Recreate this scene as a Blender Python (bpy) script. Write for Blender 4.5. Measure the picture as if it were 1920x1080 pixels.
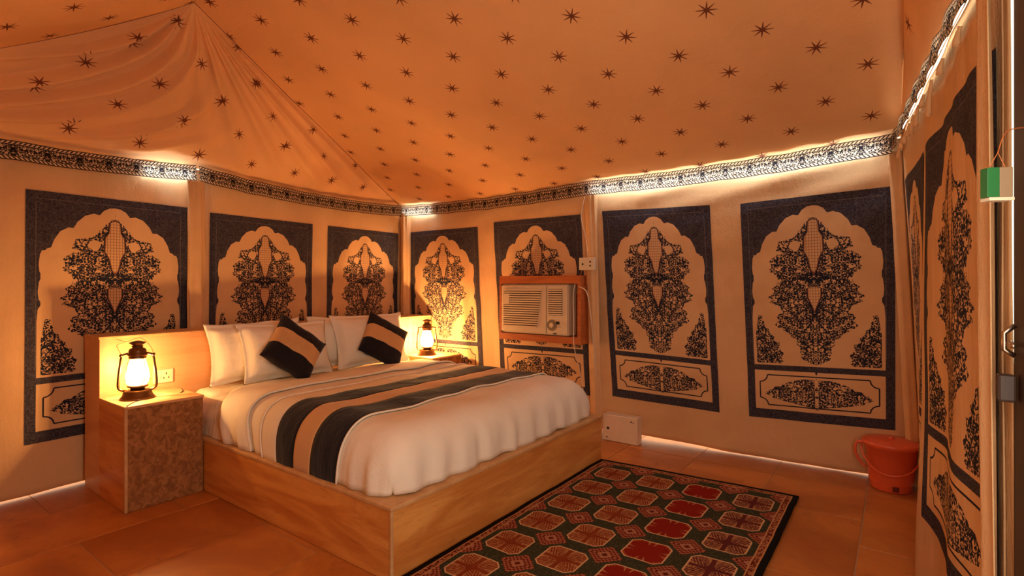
import bpy, bmesh, math, random
import numpy as np
from mathutils import Vector, Matrix, Euler, noise
PI = math.pi
random.seed(7)
C = bpy.context.scene.collection
for o in list(bpy.data.objects): bpy.data.objects.remove(o)

# ------------------------------------------------------------ camera, world, large lights, exposure
H = 1.4
cam = bpy.data.cameras.new('camera'); co = bpy.data.objects.new('camera', cam); C.objects.link(co)
co.location = (0, 0, H); co.rotation_euler = (PI/2, 0, math.radians(36.2 - 90))
cam.sensor_width = 36; cam.lens = 989/1920*36; cam.shift_y = -7/1920; cam.clip_start = 0.02
bpy.context.scene.camera = co
vs = bpy.context.scene.view_settings
bpy.context.scene.display_settings.display_device = 'sRGB'
vs.view_transform = 'Standard'; vs.look = 'None'; vs.gamma = 1; vs.exposure = 0.08; vs.use_curve_mapping = False
w = bpy.data.worlds.new('world'); bpy.context.scene.world = w; w.use_nodes = True
bg = w.node_tree.nodes['Background']; bg.inputs[0].default_value = (1.0, 0.83, 0.58, 1); bg.inputs[1].default_value = 2.2

def area(name, loc, target, size, power, color):
    l = bpy.data.lights.new(name, 'AREA'); l.shape = 'RECTANGLE'; l.size, l.size_y = size
    l.energy = power; l.color = color
    o = bpy.data.objects.new(name, l); C.objects.link(o); o.location = loc
    d = Vector(target) - Vector(loc); o.rotation_euler = d.to_track_quat('-Z', 'Y').to_euler(); return o
def point(name, loc, power, color, r):
    l = bpy.data.lights.new(name, 'POINT'); l.energy = power; l.color = color; l.shadow_soft_size = r
    o = bpy.data.objects.new(name, l); C.objects.link(o); o.location = loc; return o
# daylight through the tent's doorway beside the camera
area('doorway_daylight', (0.75, -0.22, 1.25), (2.7, 2.6, 0.6), (0.95, 1.7), 36, (1, 0.85, 0.68))
# added warm fill light under the ridge, above the view; no bulb hangs there
point('warm_fill', (0.75, 1.35, 2.2), 4, (1, 0.55, 0.22), 0.09)
WARM = (1, 0.50, 0.17)
LANT = [(1.343, 4.03, 0.652), (3.98, 4.03, 0.652)]
for i, (x, y, z) in enumerate(LANT):
    point('lantern_light', (x, y, z + 0.165), (60, 190)[i], WARM, 0.022)

# ------------------------------------------------------------ helpers
def link(name, me, parent=None, mat=None, smooth=False):
    o = bpy.data.objects.new(name, me); C.objects.link(o)
    if parent: o.parent = parent
    if mat is not None:
        for m in (mat if isinstance(mat, (list, tuple)) else [mat]): me.materials.append(m)
    if smooth: me.polygons.foreach_set('use_smooth', [True]*len(me.polygons))
    return o
def bme(name, bm, mat, parent=None, smooth=False):
    me = bpy.data.meshes.new(name); bm.to_mesh(me); bm.free(); return link(name, me, parent, mat, smooth)
def tag(o, label=None, cat=None, group=None, kind=None):
    for k, v in (('label', label), ('category', cat), ('group', group), ('kind', kind)):
        if v: o[k] = v
    return o
def empty(name, loc=(0, 0, 0), label=None, cat=None, group=None, kind=None):
    o = bpy.data.objects.new(name, None); C.objects.link(o); o.location = loc; o.empty_display_size = .1
    return tag(o, label, cat, group, kind)
def box(bm, x0, x1, y0, y1, z0, z1, bev=0.0, M=None):
    r = bmesh.ops.create_cube(bm, size=1)
    vs_ = r['verts']
    for v in vs_: v.co = Vector(((x0+x1)/2 + v.co.x*(x1-x0), (y0+y1)/2 + v.co.y*(y1-y0), (z0+z1)/2 + v.co.z*(z1-z0)))
    if bev > 0:
        es = list({e for v in vs_ for e in v.link_edges})
        r2 = bmesh.ops.bevel(bm, geom=es, offset=bev, segments=2, affect='EDGES', profile=.5)
        vs_ = list({v for f in r2['faces'] for v in f.verts} | {v for v in vs_ if v.is_valid})
    if M is not None:
        for v in vs_: v.co = M @ v.co
    return vs_
def boxo(name, x0, x1, y0, y1, z0, z1, mat, parent=None, bev=0.0):
    bm = bmesh.new(); box(bm, x0, x1, y0, y1, z0, z1, bev); return bme(name, bm, mat, parent)
def lathe(bm, prof, n=24, cen=(0, 0, 0)):
    rings = []
    for r, z in prof:
        rings.append([bm.verts.new((cen[0]+r*math.cos(2*PI*k/n), cen[1]+r*math.sin(2*PI*k/n), cen[2]+z)) for k in range(n)] if r > 1e-6
                     else [bm.verts.new((cen[0], cen[1], cen[2]+z))])
    for a, b in zip(rings, rings[1:]):
        for k in range(n):
            k2 = (k+1) % n
            if len(a) == 1 and len(b) == 1: continue
            if len(a) == 1: bm.faces.new((a[0], b[k2], b[k]))
            elif len(b) == 1: bm.faces.new((a[k], a[k2], b[0]))
            else: bm.faces.new((a[k], a[k2], b[k2], b[k]))
def tube(bm, pts, r, n=8, closed=False):
    pts = [Vector(p) for p in pts]; N = len(pts); rings = []
    up = None
    for i, p in enumerate(pts):
        a = pts[i-1] if (i or closed) else p; b = pts[(i+1) % N] if (i < N-1 or closed) else p
        t = (b-a).normalized()
        if up is None:
            up = Vector((0, 0, 1)) if abs(t.z) < .9 else Vector((1, 0, 0))
        s = t.cross(up)
        if s.length < 1e-6: s = t.orthogonal()
        s.normalize(); up = s.cross(t).normalized()
        rr = r[i] if isinstance(r, (list, tuple)) else r
        rings.append([bm.verts.new(p + (s*math.cos(2*PI*k/n) + up*math.sin(2*PI*k/n))*rr) for k in range(n)])
    for i in range(N if closed else N-1):
        a, b = rings[i], rings[(i+1) % N]
        for k in range(n): bm.faces.new((a[k], a[(k+1) % n], b[(k+1) % n], b[k]))
    if not closed:
        bm.faces.new(rings[0][::-1]); bm.faces.new(rings[-1])
def smooth_path(P, n=8, closed=False):
    P = [Vector(p) for p in P]; out = []; N = len(P)
    for i in range(N if closed else N-1):
        if closed: p0, p1, p2, p3 = P[i-1], P[i], P[(i+1) % N], P[(i+2) % N]
        else: p0, p1, p2, p3 = P[max(i-1, 0)], P[i], P[i+1], P[min(i+2, N-1)]
        for k in range(n):
            t = k/n
            out.append(.5*((2*p1)+(p2-p0)*t+(2*p0-5*p1+4*p2-p3)*t*t+(3*p1-p0-3*p2+p3)*t**3))
    if not closed: out.append(P[-1])
    return out
def grid(name, fn, nu, nv, mat, parent=None, uv=None, thick=0.0, off=0.0, smooth=True):
    """fn(u,v)->(x,y,z), u,v in 0..1"""
    V = [tuple(fn(i/nu, j/nv)) for j in range(nv+1) for i in range(nu+1)]
    Fc = [(j*(nu+1)+i, j*(nu+1)+i+1, (j+1)*(nu+1)+i+1, (j+1)*(nu+1)+i) for j in range(nv) for i in range(nu)]
    me = bpy.data.meshes.new(name); me.from_pydata(V, [], Fc)
    uvl = me.uv_layers.new(name='UVMap')
    U = []
    for j in range(nv):
        for i in range(nu):
            for a, b in ((i, j), (i+1, j), (i+1, j+1), (i, j+1)):
                U.extend(uv(a/nu, b/nv) if uv else (a/nu, b/nv))
    uvl.data.foreach_set('uv', U)
    o = link(name, me, parent, mat, smooth)
    if thick:
        m = o.modifiers.new('thickness', 'SOLIDIFY'); m.thickness = thick; m.offset = off
    return o
def nz(x, y=0., z=0.): return noise.noise(Vector((x, y, z)))
def sst(a, b, x):
    t = min(1, max(0, (x-a)/(b-a))); return t*t*(3-2*t)

# ------------------------------------------------------------ node expression helper
class G:
    def __init__(s, name):
        s.m = bpy.data.materials.new(name); s.m.use_nodes = True; s.t = s.m.node_tree
        s.b = s.t.nodes['Principled BSDF']; s.out = s.t.nodes['Material Output']
    def n(s, typ, **kw):
        d = s.t.nodes.new(typ)
        for k, v in kw.items(): setattr(d, k, v)
        return d
    def put(s, sock, v):
        if isinstance(v, E): s.t.links.new(v.s, sock)
        elif hasattr(v, 'is_output'): s.t.links.new(v, sock)
        elif isinstance(v, (tuple, list)):
            v = tuple(v)
            sock.default_value = v + (1,) if (len(v) == 3 and sock.type == 'RGBA') else v
        else: sock.default_value = v
    def math(s, op, a, b=None, c=None, clamp=False):
        d = s.n('ShaderNodeMath', operation=op, use_clamp=clamp)
        for i, v in enumerate((a, b, c)):
            if v is not None: s.put(d.inputs[i], v)
        return E(s, d.outputs[0])
    def uv(s):
        d = s.n('ShaderNodeTexCoord'); x = s.n('ShaderNodeSeparateXYZ'); s.t.links.new(d.outputs['UV'], x.inputs[0])
        return E(s, x.outputs[0]), E(s, x.outputs[1])
    def obj(s):
        d = s.n('ShaderNodeTexCoord'); x = s.n('ShaderNodeSeparateXYZ'); s.t.links.new(d.outputs['Object'], x.inputs[0])
        return E(s, x.outputs[0]), E(s, x.outputs[1]), E(s, x.outputs[2])
    def vec(s, x, y, z=0.0):
        d = s.n('ShaderNodeCombineXYZ')
        for i, v in enumerate((x, y, z)): s.put(d.inputs[i], v)
        return E(s, d.outputs[0])
    def noise(s, v, scale, detail=3, rough=.5, dist=0.0):
        d = s.n('ShaderNodeTexNoise'); s.put(d.inputs['Vector'], v); d.inputs['Scale'].default_value = scale
        d.inputs['Detail'].default_value = detail; d.inputs['Roughness'].default_value = rough; d.inputs['Distortion'].default_value = dist
        return E(s, d.outputs[0])
    def voro(s, v, scale, feature='F1', rnd=1.0):
        d = s.n('ShaderNodeTexVoronoi', feature=feature); s.put(d.inputs['Vector'], v); d.inputs['Scale'].default_value = scale
        d.inputs['Randomness'].default_value = rnd
        return d
    def sep(s, v):
        x = s.n('ShaderNodeSeparateXYZ'); s.put(x.inputs[0], v); return [E(s, x.outputs[i]) for i in range(3)]
    def ss(s, e0, e1, x):
        d = s.n('ShaderNodeMapRange', interpolation_type='SMOOTHSTEP')
        s.put(d.inputs[0], x); s.put(d.inputs[1], e0); s.put(d.inputs[2], e1); return E(s, d.outputs[0])
    def mix(s, f, a, b):
        d = s.n('ShaderNodeMix', data_type='RGBA'); s.put(d.inputs[0], f); s.put(d.inputs[6], a); s.put(d.inputs[7], b)
        return E(s, d.outputs[2])
    def curve(s, x, pts):
        """float curve, x,y both in 0..1, straight segments"""
        d = s.n('ShaderNodeFloatCurve'); c = d.mapping.curves[0]
        while len(c.points) > 2: c.points.remove(c.points[1])
        c.points[0].location = pts[0]; c.points[-1].location = pts[-1]
        for p in pts[1:-1]: c.points.new(*p)
        for p in c.points: p.handle_type = 'VECTOR'
        d.mapping.update(); s.put(d.inputs['Value'], x); return E(s, d.outputs[0])
    def rnd(s):
        return E(s, s.n('ShaderNodeObjectInfo').outputs['Random'])
    def base(s, col, rough=.8, spec=.2, bump=None, bd=.01, bs=.5):
        s.put(s.b.inputs['Base Color'], col); s.put(s.b.inputs['Roughness'], rough); s.b.inputs['Specular IOR Level'].default_value = spec
        if bump is not None:
            d = s.n('ShaderNodeBump'); s.put(d.inputs['Height'], bump); d.inputs['Distance'].default_value = bd; d.inputs['Strength'].default_value = bs
            s.t.links.new(d.outputs[0], s.b.inputs['Normal'])
        return s.m
class E:
    def __init__(s, g, sock): s.g = g; s.s = sock
    def __add__(a, b): return a.g.math('ADD', a, b)
    __radd__ = __add__
    def __sub__(a, b): return a.g.math('SUBTRACT', a, b)
    def __rsub__(a, b): return a.g.math('SUBTRACT', b, a)
    def __mul__(a, b): return a.g.math('MULTIPLY', a, b)
    __rmul__ = __mul__
    def __truediv__(a, b): return a.g.math('DIVIDE', a, b)
    def lt(a, b): return a.g.math('LESS_THAN', a, b)
    def gt(a, b): return a.g.math('GREATER_THAN', a, b)
    def mx(a, b): return a.g.math('MAXIMUM', a, b)
    def mn(a, b): return a.g.math('MINIMUM', a, b)
    def abs(a): return a.g.math('ABSOLUTE', a)
    def fl(a): return a.g.math('FLOOR', a)
    def fr(a): return a.g.math('FRACT', a)
    def sin(a): return a.g.math('SINE', a)
    def cos(a): return a.g.math('COSINE', a)
    def sqrt(a): return a.g.math('SQRT', a)
    def pw(a, b): return a.g.math('POWER', a, b)
    def inv(a): return 1.0 - a
    def mod(a, b): return a.g.math('FLOORED_MODULO', a, b)

# ------------------------------------------------------------ materials
CREAM = (0.74, 0.47, 0.245); ROOFC = (0.86, 0.48, 0.22); NAVY = (0.030, 0.027, 0.040); MAROON = (0.13, 0.022, 0.012)
def cloth(name, col, weave=500, amt=.08, rough=.9, sheen=0.0, wr=0.0):
    g = G(name); x, y, z = g.obj(); p = g.vec(x, y, z)
    n = g.noise(p, 2.3, 4, .6); n2 = g.noise(p, 90, 2)
    c = g.mix(g.math('MULTIPLY', n, amt*4, clamp=True), tuple(k*(1+amt) for k in col), tuple(k*(1-amt*1.6) for k in col))
    h = n2 * 0.5 + g.noise(g.vec(x*1.0, y*1.0, z*0.25), 9+wr*0, 4, .6) * (2.0+8*wr)
    m = g.base(c, rough, .1, h, .006, .45)
    if sheen: g.b.inputs['Sheen Weight'].default_value = sheen
    return m
def flower_mask(g, x, y, sc, petals=5.0, fill=.47):
    """little five petalled blooms: one per voronoi cell, x,y in metres"""
    p = g.vec(x, y); wob = g.noise(p, sc*.55, 2)
    q = g.vec(x + (wob-.5)*(1.1/sc), y + (g.noise(g.vec(y, x), sc*.5, 2)-.5)*(1.1/sc))
    v = g.voro(q, sc); px, py, _ = g.sep(v.outputs['Position'])
    qx, qy, _ = g.sep(q)
    dx = qx*1.0 - px; dy = qy*1.0 - py
    r = (dx*dx+dy*dy).sqrt()*sc; ang = g.math('ARCTAN2', dy, dx)
    cr, cg, cb = g.sep(v.outputs['Color'])
    edge = (ang*petals + cr*6.28).cos()*.17 + fill
    return r.lt(edge) * (((r-.16).abs()).gt(.045)) , r
def floral(g, x, y, sc=30.0):
    m1, _ = flower_mask(g, x, y, sc, 5.0, .40)
    m2, _ = flower_mask(g, x + .37, y + .11, sc*2.3, 2.0, .34)
    n = g.noise(g.vec(x, y), sc*.8, 3, .5, .6)
    stems = ((n-.5).abs()).lt(.028)
    return m1.mx(m2).mx(stems)
def navy_cloth(g, x, y):
    n = g.noise(g.vec(x, y), 42, 3, .5, 1.4); s = ((n-.5).abs()).lt(.035)
    n2 = g.noise(g.vec(x+3., y), 75, 2, .5, 1.0); s2 = ((n2-.5).abs()).lt(.03)
    return g.mix(s.mx(s2*.8)*.8, NAVY, (0.105, 0.088, 0.10))
def wall_mat():
    g = G('printed_tent_canvas'); x, y, z = g.obj()
    p = g.vec(x, y, z); n = g.noise(p, 1.6, 4, .6)
    c = g.mix(g.ss(.4, .75, n), CREAM, (0.65, 0.40, 0.20))
    h = g.noise(g.vec(x*1.3, y*1.3, z*.35), 6, 5, .6)*4 + g.noise(p, 120, 2)*.5
    return g.base(c, .9, .1, h, .008, .5)
def panel_mat():
    """block-print of a scalloped arch with a bird-and-flower spray; u across, v up, 0.87 m x 1.6 m"""
    g = G('block_printed_arch_panel'); u, v = g.uv(); W, Hh = .98, 1.65
    x = u*W; y = v*Hh; a = (u-.5).abs(); d = 1.0 - v
    sx = a*W                                            # mirrored coordinate
    inner_u = a.lt(.443)
    # arch edge: depth from top as a function of a
    A = [(0, .040), (.035, .043), (.07, .055), (.095, .074), (.13, .070), (.18, .083), (.225, .112), (.245, .136), (.275, .136), (.32, .155), (.35, .19), (.365, .215),
         (.39, .22), (.41, .245), (.42, .29), (.412, .315)]
    acut = g.curve(a, [(0, .040), (.035, .043), (.07, .055), (.095, .076), (.13, .071), (.18, .083), (.225, .112), (.245, .138), (.275, .137), (.32, .155), (.352, .19),
                       (.368, .222), (.392, .228), (.412, .25), (.425, .28), (.4251, 1), (1, 1)])
    arch = d.gt(acut)
    # lower side scallops between .28 and .42 of the depth
    side = g.curve(d, [(0, 0), (.22, .0), (.2201, .405), (.25, .425), (.29, .432), (.32, .428), (.338, .412), (.36, .43), (.40, .437), (.43, .432), (.447, .416), (.47, .437), (.52, .443), (1, .443)])
    field = (arch.mx(a.lt(side)*d.gt(.235)))*inner_u*d.lt(.742)
    box2 = inner_u*d.gt(.768)*d.lt(.955)
    light = field.mx(box2)
    # central spray silhouette (half width)
    hw = g.curve(d, [(0, 0), (.090, 0), (.093, .03), (.115, .055), (.135, .075), (.150, .11), (.172, .13), (.182, .235), (.215, .255), (.236, .215), (.248, .275), (.27, .31), (.30, .30),
                     (.335, .25), (.365, .235), (.385, .28), (.42, .305), (.455, .29), (.47, .235), (.50, .235), (.53, .262), (.56, .265), (.585, .205), (.60, .155), (.635, .115),
                     (.655, .10), (.672, .12), (.70, .10), (.725, .05), (.735, 0), (1, 0)])
    ns = g.noise(g.vec(sx, y), 22, 3)
    spray = (a + (ns-.5)*.12).lt(hw)
    fl = floral(g, sx, y, 21)
    # woven lattice column in the middle of the spray
    col = g.curve(d, [(0, 0), (.095, 0), (.105, .035), (.15, .040), (.17, .062), (.23, .066), (.26, .040), (.31, .022), (.335, 0), (.385, 0), (.39, .046), (.43, .045), (.47, .018), (.50, 0), (1, 0)])
    incol = a.lt(col)
    lat = (((x*170.).sin().abs()).lt(.28)).mx(((y*150.).sin().abs()).lt(.28))
    outline = ((a-col).abs()).lt(.006)*col.gt(.002)
    # eye gaps beside the birds and curved ribs
    e1 = ((a-.120)*24.).pw(2.)+(((d-.205)*44.)).pw(2.)
    e2 = ((a-.09)*26.).pw(2.)+(((d-.52)*48.)).pw(2.)
    gap = (e1+(ns-.5)*3.).lt(.8)*a.gt(.075)
    dd = d-.505
    rib = ((a - (dd*dd*11.+.012)).abs()).lt(.0055)*(dd.abs()).lt(.085)
    rib = rib.mx(((a+(d-.345).abs()*6.).lt(.16))*((ns-.5).abs().gt(.04)))
    dark = (spray*fl*incol.inv()*gap.inv()).mx(incol*lat*.75*spray).mx(outline).mx(rib*spray)
    # corner sprays
    cw = g.curve(d, [(0, 0), (.508, 0), (.512, .06), (.55, .075), (.575, .10), (.60, .125), (.65, .185), (.70, .20), (.735, .20), (.736, 0), (1, 0)])
    cd = .443 - .01 - a
    corner = ((cd + (ns-.5)*.10).lt(cw))*cd.gt((d*(-.25)+.16).mx(.012))*d.gt(.50)*d.lt(.733)
    dark = dark.mx(corner*fl)
    # cartouche in the lower box
    bx = (a-.405); by = (d-.8615).abs()-.072
    rr = ((a-.405)*W).pw(2.) + ((((d-.8615).abs()-.072))*Hh).pw(2.)
    fr = rr.sqrt()
    notch = ((fr-.055).abs()).lt(.0045)*bx.lt(0.)*by.lt(0.)
    straight = ((((a-.405).abs()*W).lt(.0045)*((by*Hh).lt(-.055))).mx(((by*Hh).abs()).lt(.0045)*((bx*W).lt(-.055))))
    dark = dark.mx((notch.mx(straight)))
    cwid = g.curve(d, [(0, 0), (.80, 0), (.805, .13), (.825, .2), (.85, .30), (.88, .37), (.90, .30), (.915, .2), (.93, .05), (.935, 0), (1, 0)])
    dark = dark.mx(((a + (ns-.5)*.08).lt(cwid))*a.gt(.012)*fl)
    # thin pale line inside the navy frame
    pl = ((a-.447-.0).abs()).lt(.0022)*d.gt(.045)*d.lt(.70)
    pl2 = ((d-.030).abs()).lt(.0012)*a.lt(.447)
    edge = (x*9.+y*9.)
    x3, y3, z3 = g.obj(); n = g.noise(g.vec(x3, y3, z3), 1.6, 4, .6)
    cr = g.mix(g.ss(.4, .75, n), CREAM, (0.65, 0.40, 0.20))
    nav = g.mix(pl.mx(pl2)*.5, navy_cloth(g, x, y), (.22, .18, .17))
    c = g.mix(light, nav, g.mix(dark, cr, g.mix(incol*spray, (0.020, 0.022, 0.038), (0.20, .08, .05))))
    h = g.noise(g.vec(x3*1.3, y3*1.3, z3*.35), 6, 5, .6)*4
    return g.base(c, .9, .1, h, .008, .45)
def star_mat():
    g = G('star_printed_roof_canvas'); u, v = g.uv()         # metres
    px, py = .44, .486
    def star(ou, ov):
        cu = ((u+ou)/px).fr()-.5; cv = ((v+ov)/py).fr()-.5
        X = cu*px; Y = cv*py
        r = (X*X+Y*Y).sqrt(); th = g.math('ARCTAN2', Y, X)
        iu = ((u+ou)/px).fl(); iv = ((v+ov)/py).fl()
        rn = g.noise(g.vec(iu*3.7+.3, iv*5.1+ou), 1.0, 0)
        th = th + rn*3.
        k = (th*4./PI).fr()                                   # 8 rays
        dth = ((k-.5).abs()).inv()-.5                          # 0 at ray centre ... .5
        dth = (.5 - (k-.5).abs())*(PI/4)
        lat = dth.sin()*r
        longer = ((th*2./PI).fr().gt(.5))*.007
        wdt = g.math('MULTIPLY', (r*(-18.)+1.25), .0052)
        ray = lat.lt(wdt)*r.lt(longer*1. + .052)
        return ray.mx(r.lt(.013))
    m = star(0., 0.).mx(star(px/2, py/2))
    x, y, z = g.obj(); n = g.noise(g.vec(x, y, z), 1.1, 4, .55)
    c = g.mix(g.ss(.35, .8, n), ROOFC, tuple(k*.86 for k in ROOFC))
    c = g.mix(m*.93, c, MAROON)
    h = g.noise(g.vec(x, y, z), 3.5, 4, .55)*4 + g.noise(g.vec(x, y, z), 110, 2)*.4
    return g.base(c, .85, .12, h, .008, .4)
def band_mat():
    g = G('block_printed_border_braid'); u, v = g.uv()        # u metres, v 0..1
    y = v*.125
    rope = (((u*1. + (v*.125))*42.).fr()).lt(.42)
    rope2 = (((u*1. - (v*.125))*42.).fr()).lt(.42)
    lo = v.gt(.05)*v.lt(.17); hi = v.gt(.83)*v.lt(.95)
    edge = v.lt(.045).mx(v.gt(.955)).mx(((v-.19).abs()).lt(.012)).mx(((v-.81).abs()).lt(.012))
    rep = (u/.17).fr()-.5
    fl = floral(g, rep.abs()*.17, y, 34)
    med = ((rep*.17).pw(2.)*1.+((v-.5)*.125).pw(2.)).sqrt()
    medal = (med.lt(.017))*med.gt(.005)
    mid = v.gt(.2)*v.lt(.8)
    n = g.noise(g.vec(u, y), 60, 2)
    medal = medal*n.gt(.47)
    dark = edge.mx(lo*rope).mx(hi*rope2).mx(mid*(fl.mx(medal)))
    c = g.mix(dark, (.86, .72, .52), (.018, .017, .024))
    m = g.base(c, .85, .1)
    tr = g.n('ShaderNodeBsdfTranslucent'); g.put(tr.inputs[0], c)
    mx = g.n('ShaderNodeMixShader'); mx.inputs[0].default_value = .48
    g.t.links.new(g.b.outputs[0], mx.inputs[1]); g.t.links.new(tr.outputs[0], mx.inputs[2]); g.t.links.new(mx.outputs[0], g.out.inputs[0])
    return m
def stone(name, c1, c2, c3, dirn=(1, 1, 6), sc=2.2, rough=.55, bump=.3):
    g = G(name); x, y, z = g.obj(); r = g.rnd()
    p = g.vec(x*dirn[0] + r*7., y*dirn[1] + r*3., z*dirn[2])
    n = g.noise(p, sc, 6, .62, 1.2); n2 = g.noise(p, sc*7, 5, .7, .4); n3 = g.noise(g.vec(x, y, z), 160, 3, .7)
    c = g.mix(g.ss(.35, .68, n), c1, c2); c = g.mix(g.ss(.55, .8, n2)*.75, c, c3)
    c = g.mix((n3-.5).abs()*.9, c, tuple(k*.55 for k in c1))
    c = g.mix(r*.25, c, tuple(k*.72 for k in c2))
    return g.base(c, rough, .35, n3*.6+n2*.8, .004, bump)
def plain(name, col, rough=.5, metal=0.0, spec=.5, emis=None, strength=0):
    g = G(name); x, y, z = g.obj(); n = g.noise(g.vec(x, y, z), 30, 3)
    c = g.mix(n*.35, col, tuple(k*.75 for k in col)); g.base(c, rough, spec); g.b.inputs['Metallic'].default_value = metal
    if emis: g.b.inputs['Emission Color'].default_value = (*emis, 1); g.b.inputs['Emission Strength'].default_value = strength
    return g.m
def wood(name, c1, c2, axis=2):
    g = G(name); x, y, z = g.obj(); s = [9., 9., 9.]; s[axis] = .8
    n = g.noise(g.vec(x*s[0], y*s[1], z*s[2]), 3, 5, .6, 1.0)
    return g.base(g.mix(g.ss(.3, .7, n), c1, c2), .5, .4, n, .002, .3)
def rug_mat():
    """u,v metres across (0..1.37) and along (0..2.72) the rug"""
    g = G('knotted_rug_pile'); u, v = g.uv(); Wd, Ln = 1.37, 2.72
    du = (u.mn(Wd-u)); dv = v.mn(Ln-v); e = du.mn(dv)
    P = .3125; bu, bv = .06, .11
    cu = ((u-bu)/P); cv = ((v-bv)/P)
    fu = cu.fr()-.5; fv = cv.fr()-.5; iu = cu.fl(); iv = cv.fl()
    au = fu.abs()*P; av = fv.abs()*P
    hs = .110
    octo = (au.mx(av)).lt(hs)*((au+av).lt(hs*1.68))
    octi = (au.mx(av)).lt(hs-.008)*((au+av).lt(hs*1.68-.011))
    cell = g.noise(g.vec(iu*7.3+1.7, iv*3.9+2.1), 1.3, 0)
    # four-petalled carnation inside the octagon
    dgx = (au+av)*.7071; dgy = ((au-av).abs())*.7071
    pet = dgy.lt(dgx*.46+.004)*dgx.lt(.125)
    comb = (((dgy*1.0+dgx*.35)*430.).sin()).gt(-.25)
    hook = ((g.noise(g.vec(au, av, iu*.0), 48, 1)-.5).abs()).lt(.035)
    ax = (au.mn(av)).lt(.012)*((au+av).gt(.03))*(au.mx(av)).lt(.10)
    star = (au+av).lt(.04)
    inn = (pet*comb).mx(star).mx(ax).mx(hook*.8)
    RED = (.30, .028, .010); DRED = (.15, .020, .010); PINK = (.66, .32, .13); GRN = (.048, .050, .026); BLK = (.012, .011, .010); ORG = (.42, .09, .02)
    col3 = iu.gt(1.5)*iu.lt(2.5); col1 = iu.gt(2.5)
    figc = g.mix(col3, g.mix(col1, g.mix(g.noise(g.vec(u, v), 22, 1), (.22, .035, .015), (.34, .07, .02)), (.14, .028, .025)), (.30, .018, .008))
    solid = (dgx.lt(.112)*dgy.lt(dgx*.42+.014))*col3
    c_oct = g.mix(octi, (.82, .50, .26), g.mix(inn.mx(solid), (.56, .27, .11), figc))
    # cross bands: dark green with speckle, little lozenge at each crossing
    sp = g.voro(g.vec(u, v), 90).outputs['Distance']; spk = E(g, sp).lt(.33)
    grn = g.mix(spk*.7, GRN, (.15, .12, .065))
    qu = (cu+.5).fr()-.5; qv = (cv+.5).fr()-.5; bu2 = qu.abs()*P; bv2 = qv.abs()*P
    cross = ((bu2+bv2).lt(.098)).mx((bu2.mx(bv2)).lt(.055))
    key = (((bu2*250.).sin())*((bv2*250.).sin())).gt(-.05)
    loz = (bu2+bv2).lt(.04)
    cc = g.mix(key, DRED, (.46, .15, .08)); cc = g.mix(loz, cc, (.50, .22, .12)); cc = g.mix((bu2+bv2).lt(.018), cc, DRED)
    body = g.mix(octo, g.mix(cross, grn, cc), c_oct)
    # borders
    sc = (((v+u)*1.)*34.).fr(); nb = ((g.noise(g.vec(u, v), 42, 1, .5, .5)-.5).abs()).lt(.07)
    bord = g.mix(nb, (.50, .20, .09), DRED)
    c = g.mix(e.gt(.070), bord, body)
    c = g.mix(((e-.070).abs()).lt(.0035), c, PINK); c = g.mix(((e-.036).abs()).lt(.0035), c, PINK)
    c = g.mix(e.lt(.032), c, BLK)
    nn = g.noise(g.vec(u, v), 260, 3, .7)
    c = g.mix(nn*.35, c, (.02, .01, .005))
    m = g.base(c, .95, .05, nn, .004, .7); g.b.inputs['Sheen Weight'].default_value = .0
    return m
M = {}
M['wall'] = wall_mat(); M['panel'] = panel_mat(); M['roof'] = star_mat(); M['band'] = band_mat()
M['slab'] = stone('floor_sandstone', (.40, .120, .022), (.62, .225, .045), (.24, .06, .011), (1.2, .8, 1), 1.3, .42, .25)
M['grout'] = plain('floor_grout', (.50, .27, .12), .9)
M['clad'] = stone('polished_sandstone', (.58, .19, .036), (.84, .40, .105), (.28, .07, .012), (.45, .45, 3.2), 2.0, .40, .15)
M['rough'] = stone('rough_sandstone', (.20, .075, .020), (.52, .22, .07), (.07, .022, .007), (1.5, 1, 1.3), 16, .75, .9)
M['light'] = stone('pale_sandstone', (.74, .38, .17), (.82, .48, .24), (.56, .22, .08), (.4, .4, 5), 1.6, .42, .12)
M['edge'] = stone('sandstone_edge', (.60, .32, .13), (.74, .44, .20), (.45, .2, .07), (1, 1, 1), 6, .5, .3)
M['white'] = cloth('white_cotton', (.88, .81, .69), amt=.03)
M['sheet'] = cloth('creased_bed_sheet', (.84, .75, .60), amt=.03, wr=.6)
M['navyv'] = cloth('navy_velvet', (.022, .018, .024), amt=.3, sheen=.12, wr=.6)
M['tan'] = cloth('tan_velvet', (.62, .36, .16), amt=.12, sheen=.2, wr=.3)
M['ac'] = plain('cream_plastic', (.80, .64, .44), .4)
M['acdark'] = plain('painted_grille_shade', (.10, .05, .03), .6)  # dark colour stands in for the shade between the louvres
M['frame'] = wood('orange_varnished_wood', (.42, .10, .025), (.55, .17, .045), 1)
M['dwood'] = wood('dark_door_wood', (.022, .012, .010), (.05, .026, .018), 2)
M['metal'] = plain('antique_bronze', (.20, .11, .05), .35, .9)
M['steel'] = plain('worn_steel', (.55, .45, .35), .3, 1.0)
M['plastic'] = plain('ivory_switch_plastic', (.78, .68, .50), .35)
M['wbox'] = plain('white_painted_box', (.80, .62, .44), .5)
M['hole'] = plain('black_hole', (.01, .008, .008), .6)
M['bucket'] = plain('orange_plastic', (.80, .13, .045), .32)
M['bucketd'] = plain('dark_red_plastic', (.13, .012, .012), .4)
M['cord'] = plain('white_cord', (.75, .62, .48), .5); M['bcord'] = plain('black_cord', (.015, .012, .01), .5)
M['green'] = plain('green_card', (.015, .16, .045), .4); M['card'] = plain('grey_beige_card', (.28, .20, .12), .6)
M['led'] = plain('led_strip_light', (.9, .95, 1), .5, emis=(.78, .90, 1.0), strength=36)
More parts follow.
